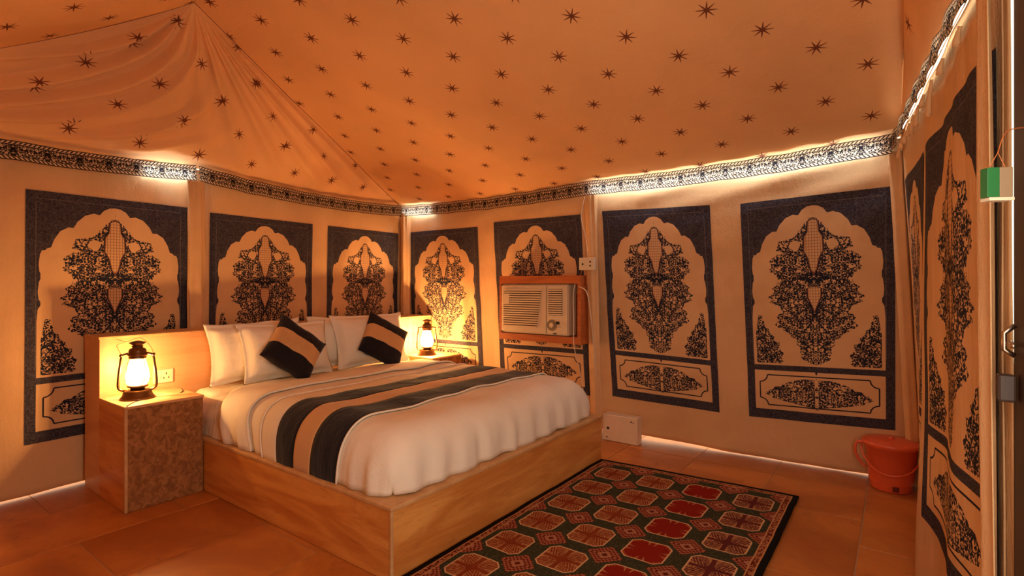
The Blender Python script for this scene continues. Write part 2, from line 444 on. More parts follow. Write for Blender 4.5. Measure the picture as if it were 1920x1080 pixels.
M['led_dim'] = plain('dim_led_strip_light', (.9, .95, 1), .5, emis=(1.0, .93, .80), strength=14)
M['flame'] = plain('flame', (1, .8, .4), .5, emis=(1, .72, .30), strength=90)
g = G('thin_hazy_glass'); tr = g.n('ShaderNodeBsdfTransparent'); gl = g.n('ShaderNodeBsdfGlossy'); gl.inputs['Roughness'].default_value = .05
tl = g.n('ShaderNodeBsdfTranslucent'); tl.inputs[0].default_value = (1, .9, .7, 1)
x, y, z = g.obj(); hz = g.noise(g.vec(x, y, z), 25, 2)
a_ = g.n('ShaderNodeMixShader'); g.put(a_.inputs[0], hz*.2+.12); b_ = g.n('ShaderNodeMixShader'); b_.inputs[0].default_value = .06
g.t.links.new(tr.outputs[0], a_.inputs[1]); g.t.links.new(tl.outputs[0], a_.inputs[2]); g.t.links.new(a_.outputs[0], b_.inputs[1]); g.t.links.new(gl.outputs[0], b_.inputs[2]); g.t.links.new(b_.outputs[0], g.out.inputs[0])
M['glass'] = g.m

# ------------------------------------------------------------ the tent: wall surfaces
ZE = 2.19                                       # lower edge of the border band
def sag(z, s): return s*sst(0, 1, z/2.2)
def yA(x, z): return 4.60 + (x-1.2)*.06 + .04*(1-z/2.2)
def xB(y, z):
    top = 4.20 + .11*y/4.79; bot = 4.68 - .07*y
    return top + (bot-top)*(1-z/2.2)
def yC(x, z): return -.02 - .09*(4.2-x) - (.015 + .14*sst(3.4, 4.2, x))*(1-z/2.2)
def pA(x, z, off=0.0):
    w_ = .012*nz(x*2.1, z*1.3, 3) + .006*nz(x*7, z*2.2, 1) + .05*sst(.9, 2.2, z)*0
    tp = sst(1.9, 2.2, z)*.012*math.sin(x*11 + 2*nz(x*3, 0, 0))
    return (x, yA(x, z) + w_ + tp - off, z)
def pB(y, z, off=0.0):
    w_ = .016*nz(y*1.7+9, z*1.3+y*.7, 3) + .007*nz(y*3+z*5, z*2.2-y*3, 1)
    tp = sst(1.85, 2.2, z)*.012*math.sin(z*32+y*7)*(1 if y < 1.8 else .4)
    return (xB(y, z) + w_ + tp - off, y, z)
def pC(x, z, off=0.0):
    dr = .3
    w_ = dr*(.028*math.sin(x*9.5+.9+z*.9)*(.35+.65*sst(2.1, .9, z)) + .02*nz(x*4, z*1.2, 7))
    return (x, yC(x, z) + w_ + off, z)
def ztA(x):      # lower edge of the band on the headboard wall: hangs between pole and corners
    for a, b in ((-.25, 1.94), (1.94, 4.3)):
        if a <= x <= b: t = (x-a)/(b-a); return 2.235 - .055*4*t*(1-t) - (.03*t if a > 1 else 0)
    return 2.2
def ztB(y):
    for a, b in ((-.1, 2.2), (2.2, 4.8)):
        if a <= y <= b: t = (y-a)/(b-a); return (2.235, 2.19)[a > 1]*(1-t) + (2.19, 2.2)[a > 1]*t - .03*4*t*(1-t)
    return 2.2
def ztC(x): return 2.225 - .02*math.sin(x*1.5)
ZT = 2.34
def gapA(x): return .012 + .006*nz(x*3)
def gapB(y): return .008 + .032*sst(.9, 2.0, y)*sst(4, 2.4, y) + .005*nz(y*4)
wa = grid('wall_back', lambda u, v: pA(-.3+4.7*u, gapA(-.3+4.7*u) + (ZT-gapA(0))*v), 160, 60, M['wall'], None, thick=.004)
wb = grid('wall_right', lambda u, v: pB(-.12+4.95*u, gapB(-.12+4.95*u) + (ZT-.02)*v), 170, 60, M['wall'], None, thick=.004)
wc = grid('wall_front', lambda u, v: pC(4.75-2.92*u, .004 + (ZT-.004)*v), 200, 40, M['wall'], None, thick=.004)
wd = grid('wall_left', lambda u, v: (-.32, -.5+5.2*u, 2.4*v), 20, 10, M['wall'], None, thick=.004)
for o in (wa, wb, wc, wd): tag(o, kind='structure')
tag(wa, 'cream canvas tent wall behind the headboard with navy arch prints')
tag(wb, 'cream canvas tent wall behind the air conditioner with navy arch prints')
tag(wc, 'cream canvas curtain wall at the right edge beside the doorway')
# doorway side of the front wall beyond the frame (closes the tent)
grid('wall_front_doorway', lambda u, v: (-.35+2.05*u, -.46+.16*u, 2.4*v), 12, 8, M['wall'], None, thick=.004)
wf = bpy.data.objects['wall_front_doorway']; wf.name = 'wall_door'; tag(wf, 'plain canvas beside the doorway', kind='structure')

# printed arch panels, sewn onto the walls
def wpanel(par, f, s0, s1, z0, z1, n=(44, 76), slope=0.0, off=.006):
    def fn(u, v):
        s = s0 + (s1-s0)*u; z = z0 + (z1-z0)*v + slope*(u-.5)
        return f(s, z, off)
    return grid('printed_panel', fn, n[0], n[1], M['panel'], par)
ZP0, ZP1 = .345, 2.02
wpanel(wa, pA, .90, 1.895, ZP0, ZP1, off=.007)
wpanel(wa, pA, 2.07, 3.07, ZP0, ZP1-.02)
wpanel(wa, pA, 3.25, 4.25, ZP0, ZP1-.02)
wpanel(wb, pB, 4.635, 3.595, ZP0, ZP1-.01)
wpanel(wb, pB, 3.37, 2.345, ZP0, ZP1+.02)
wpanel(wb, pB, 2.125, 1.19, ZP0+.01, ZP1+.015, slope=-.03)
wpanel(wb, pB, .965, .015, ZP0+.01, ZP1+.005, slope=.03)
wpanel(wc, pC, 4.05, 3.22, ZP0, ZP1+.02, (40, 60), 0, .008)

# ------------------------------------------------------------ roof
cor = (4.30, 4.79); EZ = 2.33
Pk = Vector((1.58, 3.77, 3.27)); Pk2 = Vector((1.58, -.02, 3.27))
cL = Vector((-.30, yA(-.30, 2.3)+.01, 2.355)); cAB = Vector((4.30, 4.80, EZ)); cBC = Vector((4.19, -.03, EZ)); cL2 = Vector((-.30, -.44, EZ))
ceil = empty('ceiling', (0, 0, 0), 'star-printed orange tent roof canvas', None, None, 'structure')
def fold_A(u, v):
    g_ = u + .42*(1-v)**2
    f1 = max(0, math.sin(g_*2*PI*8.5 + 1.6*nz(g_*5, v*2, 0)))**1.6
    amp = .095*sst(.66, .25, u)*sst(0.02, .3, v)*sst(1.0, .75, v)
    f2 = abs(math.sin(u*2*PI*5.5))**3
    return (amp*f1)*sst(0, .14, u) + .034*f2*sst(.35, .6, u)*sst(0, .25, v)*sst(1.0, .8, v)*sst(1, .92, u)
    amp2 = .022*sst(.35, .6, u)*sst(0, .25, v)*sst(1.0, .8, v)
    return amp*f1 + amp2*f2
def roofA(u, v):
    e = cL.lerp(cAB, u); e = cL if u == 0 else Vector((e.x, yA(e.x, 2.3)+.01, ztA(min(4.29, max(-.24, e.x)))+.12))
    p = e.lerp(Pk, v)
    s = 4*v*(1-v)
    hipsag = .10*s*(1-sst(0, .25, u))
    p += Vector((0, -.55, -.83))*(.055*s*math.sin(PI*u) + fold_A(u, v)) - Vector((0, 0, hipsag))
    return p
def roofB(u, v):
    e = cAB.lerp(cBC, u); e = Vector((xB(e.y, 2.3)+.01, e.y, ztB(min(4.79, max(-.09, e.y)))+.115))
    p = e.lerp(Pk.lerp(Pk2, u), v); s = 4*v*(1-v)
    wr = .012*nz(u*6, v*3, 4) + .03*abs(math.sin((u*1+v*.5)*14))**8*.15
    p += Vector((-.34, 0, -.94))*(.045*s*math.sin(PI*min(1, max(0, u))) + wr*s)
    return p
def roofC(u, v):
    e = cBC.lerp(cL2, u); e = Vector((e.x, yC(e.x, 2.3), ztC(e.x)+.12))
    k = sst(0, 1, u)
    p = e.lerp(Vector((1.58-1.0*k*0, Pk2.y, Pk2.z)), v); s = 4*v*(1-v)
    p += Vector((0, .05, -.03))*(s*math.sin(PI*u)) + Vector((0, 1, 0))*(.02*nz(u*12, v*2, 2)*s)
    return p
def roofD(u, v):
    e = cL2.lerp(cL, u); p = e.lerp(Pk2.lerp(Pk, u), v); s = 4*v*(1-v)
    hipsag = .10*s*sst(.75, 1, u)
    p += Vector((0, 0, -1))*(.05*s*math.sin(PI*u) + hipsag); return p
def uvB(u, v):
    p = roofB(u, v); d = (4.25-p.x)*1.0615; return (p.y - .572 + .22, d - 1.33 + .243)
def uvA(u, v):
    p = roofA(u, v); return ((p.x-1.09)*1.048+.22, ((p.z-2.33)*1.30-.14)*1.066+.243)
grid('roof_panel', roofA, 220, 110, M['roof'], ceil, uvA)
grid('roof_panel', roofB, 120, 60, M['roof'], ceil, uvB)
grid('roof_panel', roofC, 120, 40, M['roof'], ceil, lambda u, v: (roofC(u, v).x+.28, roofC(u, v).z+.08))
grid('roof_panel', roofD, 40, 30, M['roof'], ceil, lambda u, v: (roofD(u, v).y, roofD(u, v).x*1.1))
def seam(pts, r=.006):  # stitched seams
    bm = bmesh.new(); tube(bm, pts, r, 6); return bme('hip_seam', bm, M['roof'], ceil, True)
seam([roofB(0, i/30)+Vector((0, 0, .004)) for i in range(31)], .006)
seam([roofB(1, i/30)+Vector((0, 0, .004)) for i in range(31)], .006)
seam([roofA(0, i/30)+Vector((0, 0, .004)) for i in range(31)], .006)

# border bands (valance) standing a few centimetres off the wall, LED strips tucked behind
def band(name, f, s0, s1, zt, n, ph=0.0, label=None, wid=.125, off=.088):
    def fn(u, v):
        s = s0 + (s1-s0)*u
        return f(s, zt(s) + wid*v + .006*nz(s*4, ph, 0), off - .018*v + .006*math.sin(s*23+ph) + .006*nz(s*9, v, ph))
    o = grid(name, fn, n, 6, M['band'], None, lambda u, v: (abs(s1-s0)*u+ph, v))
    return tag(o, label, kind='structure')
def fA(s, z, o): return (s, yA(s, z) - o, z)
def fB(s, z, o): return (xB(s, z) - o, s, z)
def fC(s, z, o): return (s, yC(s, z) + o, z)
band('trim_1', fA, -.28, 1.93, ztA, 90, 0, 'block-printed navy and cream border band along the back wall, left of the pole')
band('trim_2', fA, 1.95, 4.24, ztA, 90, 1, 'block-printed navy and cream border band along the back wall, right of the pole', off=.088)
band('trim_3', fB, 4.74, .03, ztB, 150, 2, 'block-printed navy and cream border band above the air conditioner wall')
band('trim_4', fC, 4.15, .9, ztC, 120, 3, 'block-printed navy and cream border band climbing over the curtain wall', off=.060)
def led(pts, label, r_=.006):
    bm = bmesh.new(); tube(bm, pts, r_, 6); o = bme('led_strip', bm, M['led' if r_ > .004 else 'led_dim']); return tag(o, label, 'light strip')
def lpts(f, a, b, zt, n=24, dz=.045, off=.045): return [f(a+(b-a)*i/n, zt(a+(b-a)*i/n)+dz, off) for i in range(n+1)]
led(lpts(fB, 2.18, .10, ztB), 'white light strip glowing behind the border band right of the switch box')
led(lpts(fB, 4.66, 4.22, ztB, 8), 'short white light strip glowing behind the border band at the far corner')
led(lpts(fA, 1.55, 1.90, ztA, 8, .045, .045), 'short white light strip behind the border band left of the wall pole')
led(lpts(fC, 3.9, 1.2, ztC, 24, .085, .022), 'white light strip behind the border band over the curtain wall', .0022)

# ------------------------------------------------------------ floor of sandstone slabs
fl = boxo('floor', -.6, 5.6, -.9, 5.6, -.06, -.004, M['grout']); tag(fl, 'sandstone slab floor of the tent', kind='structure')
slabm = {}
def slab(x0, x1, y0, y1):
    gx = .0035
    o = boxo('stone_slab', x0+gx, x1-gx, y0+gx, y1-gx, -.03, random.uniform(-.0010, .0006), M['slab'], fl, .002)
    return o
ys = [-.9, -.40, .17, .74, 1.31, 1.88, 2.45, 3.02, 3.59, 4.16, 4.73, 5.2, 5.6]
for r_, (y0, y1) in enumerate(zip(ys, ys[1:])):
    if r_ == 7: xs = [-.6, .02, .92, 1.82, 2.72, 3.62, 4.27, 4.95, 5.6]
    else:
        o_ = (r_*.37) % .9; xs = [-.6] + [-.6+o_+.9*k for k in range(0, 8) if -.45 < -.6+o_+.9*k < 3.9] + [4.27, 4.95, 5.6]
    for x0, x1 in zip(xs, xs[1:]): slab(x0, x1, y0, y1)

# ------------------------------------------------------------ masonry: bed platform, headboard, night stands
pf = empty('bed_platform', (2.739, 2.9, 0), 'low polished sandstone platform under the bed', 'bed base')
def chb(name, par, x0, x1, y0, y1, z0, z1, mat, bev=.003):
    L = par.location; return boxo(name, x0-L.x, x1-L.x, y0-L.y, y1-L.y, z0-L.z, z1-L.z, mat, par, bev)
X0, X1, Y0, Y1, ZP = 1.656, 3.822, 1.911, 4.258, .356
chb('side_slab', pf, X0, X0+.03, Y0+.002, Y1, 0.001, ZP-.022, M['clad'])
chb('side_slab', pf, X1-.03, X1, Y0+.002, Y1, 0.001, ZP-.022, M['clad'])
chb('front_slab', pf, X0+.001, X1-.001, Y0, Y0+.03, 0.001, ZP-.022, M['clad'])
chb('top_slab', pf, X0-.004, X1+.004, Y0-.006, Y1, ZP-.022, ZP, M['edge'], .005)
chb('corner_strip', pf, X0-.003, X0+.012, Y0-.003, Y0+.012, 0.001, ZP-.022, M['edge'])
hb = empty('headboard', (2.735, 4.41, 0), 'long sandstone headboard ledge behind the pillows', 'headboard')
chb('body_slab', hb, 1.204, 4.272, 4.264, 4.558, 0.001, 1.033, M['light'])
chb('top_slab', hb, 1.198, 4.277, 4.258, 4.562, 1.033, 1.051, M['edge'], .004)
def nightstand(x0, x1, label):
    n = empty('nightstand', ((x0+x1)/2, 4.03, 0), label, 'nightstand')
    chb('side_slab', n, x0, x0+.03, 3.803, 4.257, 0.001, .634, M['clad'])
    chb('front_slab', n, x0+.004, x1-.004, 3.80, 3.83, 0.001, .634, M['rough'])
    chb('side_slab', n, x1-.03, x1, 3.831, 4.257, 0.001, .634, M['clad'])
    chb('corner_strip', n, x0-.003, x0+.014, 3.796, 3.812, 0.001, .634, M['edge'])
    chb('top_slab', n, x0-.006, x1, 3.792, 4.257, .634, .652, M['light'], .004)
nightstand(1.20, 1.652, 'rough brown sandstone nightstand under the nearer lantern, left of the bed')
nightstand(3.83, 4.27, 'sandstone nightstand under the farther lantern, hidden behind the bed')

# ------------------------------------------------------------ bedding
MX0, MX1, MYF = 1.685, 3.80, 1.95
def prof(t, r, n=2.7):     # t 0..1 over the quarter
    a = t*PI/2; return r*(1-math.cos(a)**(2/n)), math.sin(a)**(2/n)
def across(p, rx=.27, x0=MX0, x1=MX1, q=.26):
    """p 0..1 across the bed -> x, height factor"""
    if p < q: i, h = prof(p/q, rx); return x0+i, h
    if p > 1-q: i, h = prof((1-p)/q, rx); return x1-i, h
    t = (p-q)/(1-2*q); return x0+rx+(x1-x0-2*rx)*t, 1
def duvet_pt(p, y, hy=1.0, off=0.0, wr=1.0, x0=MX0, x1=MX1):
    x, hf = across(p, x0=x0-off*.7, x1=x1+off*.7)
    crown = .015*math.sin(PI*p)
    Hh = .298 + off
    z = ZP + .004 + Hh*(hf**1.0)*hy + crown*hy*hf
    side = sst(.85, .25, hf)            # hanging part: vertical gathers
    g_ = (.016*nz(y*13, 0, 5) + .012*math.sin(y*31+3*nz(y*5)))*side*(1 if y > 3.3 or y < 2.3 else .25)
    x += -g_ if p < .5 else g_
    z += .012*nz(x0*0+x*3, y*3, 1)*hf + .006*nz(x*6, y*4, 8)*hf
    return x, y, z
mt = empty('mattress', (2.74, 3.1, ZP), 'thick mattress in a creased cream sheet, showing beside the nightstand', 'mattress')
def mattress(u, v):
    y = 2.17 + 2.06*v; ins = .075*sst(3.65, 3.35, y)
    x, hf = across(u, .14+ins*1.5, MX0+.005+ins, MX1-.005-ins, .18); hy = min(1, max(0, math.sin(min(1, v/.06)*PI/2)**.7))
    hy *= min(1, max(0, math.sin(min(1, (1-v)/.03)*PI/2)**.7))
    z = (.27-.03*sst(3.65, 3.35, y))*hf*hy + .008*nz(x*6, y*5, 2)*hf*hy
    x += .01*nz(y*9, z*8, 0)*(1-hf) + (.014*math.sin(z*60+y*9) * (1 if u < .5 else -1))*(hf < .97)*sst(0, .2, hf)*.6
    return x-2.74, y-3.1, z+.003
grid('sheet', mattress, 60, 110, M['sheet'], mt)
boxo('core', MX0+.25-2.74, MX1-.25-2.74, 2.30-3.1, 4.10-3.1, .004, .18, M['white'], mt, .03)
dv = empty('duvet', (2.74, 2.8, ZP), 'plump white duvet spread over the bed with a folded head edge', 'duvet')
def duvet(u, v):
    # v 0..q: foot roll, then along the bed
    q = .28
    if v < q: i, hy = prof(v/q, .25, 2.7); y = MYF + i
    else: y = MYF+.25 + (3.76-MYF-.25)*(v-q)/(1-q); hy = 1
    if y > 3.6:
        hy_ = 0
    x, yy, z = duvet_pt(u, y, hy)
    # head hem slants: sides hang nearer the foot than the top
    _, hf = across(u); y2 = y - .18*(1-hf)*sst(2.6, 3.76, y)
    if v < q:                       # corner rounding and gathers at the foot
        k = sst(.9, .2, hy)*hf; y2 += (.018*nz(x*12, z*2, 4) + .010*math.sin(x*30))*k
        cr = (1-hf)*(1-hy); y2 += .10*cr; x += (.10*cr if u < .5 else -.10*cr)
    z -= .03*sst(3.70, 3.76, y)*hf
    return x-2.74, y2-2.8, z-ZP
grid('cover', duvet, 130, 140, M['white'], dv, thick=.02, off=-1)
def strip(name, par, ya, yb, off, mat, nv, o0, hem=0.0, wr=.6, pm=(0, 1), nu=120):
    def fn(u, v):
        y = ya + (yb-ya)*v; p = pm[0]+(pm[1]-pm[0])*u
        x, yy, z = duvet_pt(p, y, 1, off, wr)
        _, hf = across(p)
        y2 = yy - .18*(1-hf)*sst(2.6, 3.76, yy) + .03*(1-hf)*sst(2.9, 2.2, yy)
        z = max(z - hem*(1-hf)**3, ZP+.001) if hem == 0 else z - hem*(1-hf)**3
        return x-o0[0], y2-o0[1], z-o0[2]
    return grid(name, fn, nu, nv, mat, par, thick=.005, off=-1)
# folded cuff with its corded edges
cf = strip('cuff', dv, 3.38, 3.75, .012, M['white'], 14, (2.74, 2.8, ZP))
def piping(name, par, y, off, r, mat, o0, hem=0.0):
    pts = []
    for i in range(101):
        p = i/100; x, yy, z = duvet_pt(p, y, 1, off, .6); _, hf = across(p)
        y2 = yy - .18*(1-hf)*sst(2.6, 3.76, yy) + .03*(1-hf)*sst(2.9, 2.2, yy)
        pts.append((x-o0[0], y2-o0[1], z - hem*(1-hf)**3 - o0[2]))
    bm = bmesh.new(); tube(bm, pts, r, 6); return bme(name, bm, mat, par, True)
piping('piping', dv, 3.38, .014, .008, M['white'], (2.74, 2.8, ZP))
rn = empty('bed_runner', (2.74, 2.65, ZP), 'striped bed runner of two navy bands around a tan band', 'bed runner')
O = (2.74, 2.65, ZP); hm = .012
strip('pleated_strip', rn, 2.99, 3.19, .008, M['sheet'], 8, O, hm)
tag(strip('navy_band', rn, 2.775, 2.99, .010, M['navyv'], 8, O, hm), 'navy velvet band nearer the pillows')
tag(strip('tan_band', rn, 2.60, 2.775, .010, M['tan'], 8, O, hm), 'tan velvet band in the middle')
tag(strip('navy_band', rn, 2.35, 2.60, .010, M['navyv'], 8, O, hm), 'navy velvet band nearer the foot')
for y in (2.345, 3.19): piping('piping', rn, y, .010, .006, M['white'], O, hm)

def pillow(name, w_, h_, t_, mat, fl=.03, n=40, pin=.085, mats=None, seed=0):
    """cushion centred at origin, in the XZ plane, thickness along Y"""
    bm = bmesh.new(); V = {}
    for side in (-1, 1):
        for j in range(n+1):
            for i in range(n+1):
                u = 2*i/n-1; v = 2*j/n-1
                if (i in (0, n) or j in (0, n)) and side == 1: V[(side, i, j)] = V[(-1, i, j)]; continue
                px = u*(1-pin*(1-abs(v)**2)*(abs(u)**3)); pz = v*(1-pin*(1-abs(u)**2)*(abs(v)**3))
                cu = max(0, 1-(abs(u)/(1-fl/w_*2))**2.6) if abs(u) < 1-fl/w_*2 else 0
                cv = max(0, 1-(abs(v)/(1-fl/h_*2))**2.6) if abs(v) < 1-fl/h_*2 else 0
                th = t_/2*(cu*cv)**.45 + .004
                th += .010*nz(u*3+seed, v*3, side)*(cu*cv) + .005*nz(u*9+seed, v*9, side)
                V[(side, i, j)] = bm.verts.new((px*w_/2, side*th, pz*h_/2 + .012*nz(u*2, seed, 0)))
    for side in (-1, 1):
        for j in range(n):
            for i in range(n):
                q = [V[(side, i, j)], V[(side, i+1, j)], V[(side, i+1, j+1)], V[(side, i, j+1)]]
                f = bm.faces.new(q if side == -1 else q[::-1])
                if mats: f.material_index = mats(2*(i+.5)/n-1, 2*(j+.5)/n-1)
    me = bpy.data.meshes.new(name); bm.to_mesh(me); bm.free()
    return link(name, me, None, mat, True)
def pose(o, cx, cy, cz, tilt, yaw=0, roll=0):
    o.matrix_world = Matrix.Translation((cx, cy, cz)) @ Matrix.Rotation(math.radians(yaw), 4, 'Z') @ Matrix.Rotation(math.radians(-tilt), 4, 'X') @ Matrix.Rotation(math.radians(roll), 4, 'Y')
ZM = .635
def pil(cx, cy, tilt, yaw, roll, label, w_=.76, h_=.47, dz=0, seed=0):
    o = pillow('pillow', w_, h_, .25, M['white'], .035, seed=seed)
    cz = ZM + .012 + h_/2*math.cos(math.radians(tilt)) + dz
    pose(o, cx, cy, cz, tilt, yaw, roll); return tag(o, label, 'pillow', None)
pil(2.20, 4.125, 10, 2, -1, 'white pillow at the back of the left pair, against the headboard', seed=1, w_=.80)
pil(2.36, 3.965, 17, 3, 1, 'white pillow at the front of the left pair, behind a striped cushion', seed=2, w_=.80)
pil(3.05, 4.125, 10, -2, 1, 'white pillow at the back of the right pair, against the headboard', seed=3, w_=.80)
pil(3.20, 3.975, 17, -3, 0, 'white pillow at the front of the right pair, behind the farther striped cushion', seed=4, w_=.80, h_=.50)
def cushion(label, cx, cy, cz, tilt, yaw, roll, seed):
    o = pillow('cushion', .43, .43, .16, [M['navyv'], M['tan']], .006, 30, .07, lambda u, v: 1 if -.33 < v < .31 else 0, seed)
    pose(o, cx, cy, cz, tilt, yaw, roll); return tag(o, label, 'cushion')
cushion('navy and tan striped cushion on its corner, on the left pair of pillows', 2.30, 3.77, .895, 26, 6, 43, 5)
cushion('striped navy and tan cushion leaning on the right pair of pillows', 3.19, 3.78, .885, 26, -4, 33, 6)

# ------------------------------------------------------------ hurricane lanterns
def lantern(loc, label, yaw):
    L = empty('hurricane_lantern', loc, label, 'lantern'); L.rotation_euler = (0, 0, math.radians(yaw))
    def part(name, bm, mat, sm=True, par=L): return bme(name, bm, mat, par, sm)
    bm = bmesh.new(); lathe(bm, [(0, .001), (.095, .001), (.098, .006), (.092, .014), (.083, .026), (.078, .046), (.070, .056), (.045, .062), (0, .062)], 32); part('fuel_tank', bm, M['metal'])
    bm = bmesh.new(); lathe(bm, [(0, .060), (.040, .062), (.040, .070), (.058, .078), (.060, .084), (.036, .090), (.030, .104), (.012, .112), (.010, .120), (0, .120)], 28); bu = part('burner', bm, M['metal'])
    bm = bmesh.new(); lathe(bm, [(0, .120), (.010, .122), (.017, .135), (.019, .147), (.014, .166), (.006, .186), (0, .194)], 14); part('flame', bm, M['flame'], True, bu)
    bm = bmesh.new(); lathe(bm, [(.042, .082), (.060, .105), (.067, .135), (.064, .170), (.052, .215), (.043, .252), (.041, .262)], 32); part('glass_globe', bm, M['glass'])
    for s in (-1, 1):
        P = [(s*.060, 0, .052), (s*.092, 0, .060), (s*.104, 0, .085), (s*.101, 0, .15), (s*.093, 0, .22), (s*.084, 0, .277), (s*.060, 0, .292), (s*.034, 0, .296)]
        bm = bmesh.new(); tube(bm, smooth_path(P, 5), .0085, 10); sd = part('side_tube', bm, M['metal'])
        bm = bmesh.new(); tube(bm, [(s*.088, -.012, .285), (s*.088, .012, .285)], .010, 10); part('handle_boss', bm, M['metal'], True, sd)
    for s in (-1, 1):            # thin guard wires round the globe
        bm = bmesh.new()
        tube(bm, smooth_path([(s*.028, -.045, .09), (s*.052, -.052, .15), (s*.044, -.042, .24), (s*.030, -.028, .27)], 5), .0018, 6)
        tube(bm, smooth_path([(s*.028, .045, .09), (s*.052, .052, .15), (s*.044, .042, .24), (s*.030, .028, .27)], 5), .0018, 6); part('guard_wire', bm, M['metal'])
    bm = bmesh.new(); tube(bm, [(.070*math.cos(2*PI*k/28), .070*math.sin(2*PI*k/28), .125) for k in range(28)], .0018, 6, True); part('guard_ring', bm, M['metal'])
    bm = bmesh.new(); lathe(bm, [(.036, .258), (.047, .262), (.051, .270), (.046, .276), (.055, .283), (.055, .292), (.049, .297), (.050, .312), (.044, .325), (.030, .332), (.028, .350), (.046, .362), (.047, .366), (.030, .372), (.012, .378), (0, .379)], 32); ch = part('chimney', bm, M['metal'])
    bm = bmesh.new(); tube(bm, [(.030*math.cos(2*PI*k/20), .030*math.sin(2*PI*k/20), .341) for k in range(20)], .003, 6, True); part('vent_ring', bm, M['metal'], True, ch)
    # wire bail, leaning and bent
    P = [(-.088, 0, .285), (-.098, .015, .305), (-.118, .04, .338), (-.116, .05, .352), (-.07, .06, .368), (-.03, .062, .384), (.0, .062, .392)]
    P2 = [(-.0735, .06, .367), (-.10, .058, .377), (-.125, .055, .388)]
    P3 = [(.088, 0, .285), (.075, .02, .32), (.05, .045, .355), (.02, .06, .382), (0, .062, .392)]
    bm = bmesh.new(); tube(bm, smooth_path(P, 5), .0016, 6); tube(bm, P2, .0016, 6); tube(bm, smooth_path(P3, 5), .0016, 6); part('bail_handle', bm, M['metal'])
    return L
lantern(LANT[0], 'lit bronze hurricane lantern on the nearer nightstand, left of the bed', -28)
lantern(LANT[1], 'lit bronze hurricane lantern behind the bed on the farther nightstand', -42)

def cord(name, pts, r, mat, label, cat='cord', n=6, group=None):
    bm = bmesh.new(); tube(bm, smooth_path(pts, n), r, 6); o = bme(name, bm, mat, None, True); return tag(o, label, cat, group)
cord('lamp_cord', [(1.21, 3.80, .655), (1.28, 3.90, .655), (1.36, 3.95, .655)], .0025, M['bcord'], 'thin dark cord left of the near lantern on the nightstand')
cord('lamp_cord', [(1.58, 3.98, .655), (1.62, 4.04, .655), (1.645, 4.13, .655)], .0025, M['bcord'], 'thin dark cord right of the near lantern on the nightstand')
# socket on the headboard
so = empty('wall_socket', (1.576, 4.263, .741), 'cream power socket on the headboard beside the near lantern', 'socket')
boxo('plate', -.065, .065, -.012, 0, -.048, .048, M['plastic'], so, .004)
boxo('switch_rocker', -.040, -.020, -.018, -.010, -.020, .012, M['plastic'], so, .002)
bm = bmesh.new()
for x, z, r in ((.018, .018, .007), (.002, -.012, .006), (.034, -.012, .006)):
    box(bm, x-r/2, x+r/2, -.0135, -.0115, z-r, z+r)
o = bme('socket_holes', bm, M['hole'], so); o['kind'] = 'stuff'

# ------------------------------------------------------------ air conditioner in a wooden frame (faces -X)
ac = empty('air_conditioner', (4.18, 2.76, .855), 'cream window air conditioner in an orange wooden frame on the wall', 'air conditioner')
def acb(name, dx0, dx1, y0, y1, z0, z1, mat, bev=.002, par=None):
    L = ac.location; return boxo(name, dx0, dx1, y0-L.y, y1-L.y, z0-L.z, z1-L.z, mat, par or ac, bev)
fy0, fy1, fz0, fz1 = 2.295, 3.215, .855, 1.48
acb('frame_board', 0, .24, fy0, fy1, fz0, fz0+.065, M['frame'])
acb('frame_board', 0, .24, fy0, fy1, fz1-.075, fz1, M['frame'])
acb('frame_board', 0, .24, fy0, fy0+.035, fz0+.065, fz1-.075, M['frame'])
acb('frame_board', 0, .24, fy1-.022, fy1, fz0+.065, fz1-.075, M['frame'])
acb('frame_back', .17, .20, fy0+.03, fy1-.02, fz0+.06, fz1-.07, M['frame'])
by0, by1, bz0, bz1 = 2.43, 3.188, .925, 1.40
acb('casing', .012, .165, by0, by1, bz0, bz1, M['ac'], .008)
sp = 2.655
acb('front_panel', -.006, .012, sp+.006, by1-.004, bz0+.012, bz1-.012, M['ac'], .005)
acb('control_panel', -.004, .012, by0+.004, sp-.004, bz0+.012, bz1-.012, M['ac'], .005)
# louvres: flat dark sheets painted as the shade between them + separate slats
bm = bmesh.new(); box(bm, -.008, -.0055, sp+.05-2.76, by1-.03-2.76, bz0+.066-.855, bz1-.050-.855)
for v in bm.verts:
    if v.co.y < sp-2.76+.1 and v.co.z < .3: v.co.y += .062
bme('grille_shade', bm, M['acdark'], ac)
acb('grille_shade', -.008, -.0035, by0+.055, sp-.02, bz0+.185, bz1-.045, M['acdark'], 0)
n = 17
for k in range(n):
    z = bz0+.07 + (bz1-bz0-.125)*k/(n-1); yy0 = sp+.045+.06*(1-k/(n-1)); yy1 = by1-.022
    if 10 <= k <= 14: yy1 -= .085
    acb('louvre', -.017, -.0085, yy0, yy1, z-.0068, z+.0068, M['ac'], .002)
acb('badge_plate', -.016, -.008, by1-.105, by1-.022, bz0+.07+(bz1-bz0-.125)*9.6/16, bz0+.07+(bz1-bz0-.125)*14.4/16, M['ac'], .003)
n = 12
for k in range(n):
    z = bz0+.195 + (bz1-bz0-.25)*k/(n-1)
    acb('louvre', -.014, -.008, by0+.055, sp-.02, z-.0062, z+.0062, M['ac'], .002)
bm = bmesh.new(); tube(bm, [(-.004, 0, 0), (-.010, 0, 0)], .052, 26); k_ = bme('dial_plate', bm, M['card'], ac, False); k_.location = (0, sp-.060-2.76, bz0+.095-.855)
bm = bmesh.new(); tube(bm, [(-.010, 0, 0), (-.022, 0, 0)], .022, 18); kk = bme('knob', bm, M['ac'], k_)
acb('display', -.008, -.003, by0+.085, by0+.12, bz0+.105, bz0+.13, M['hole'], .001)
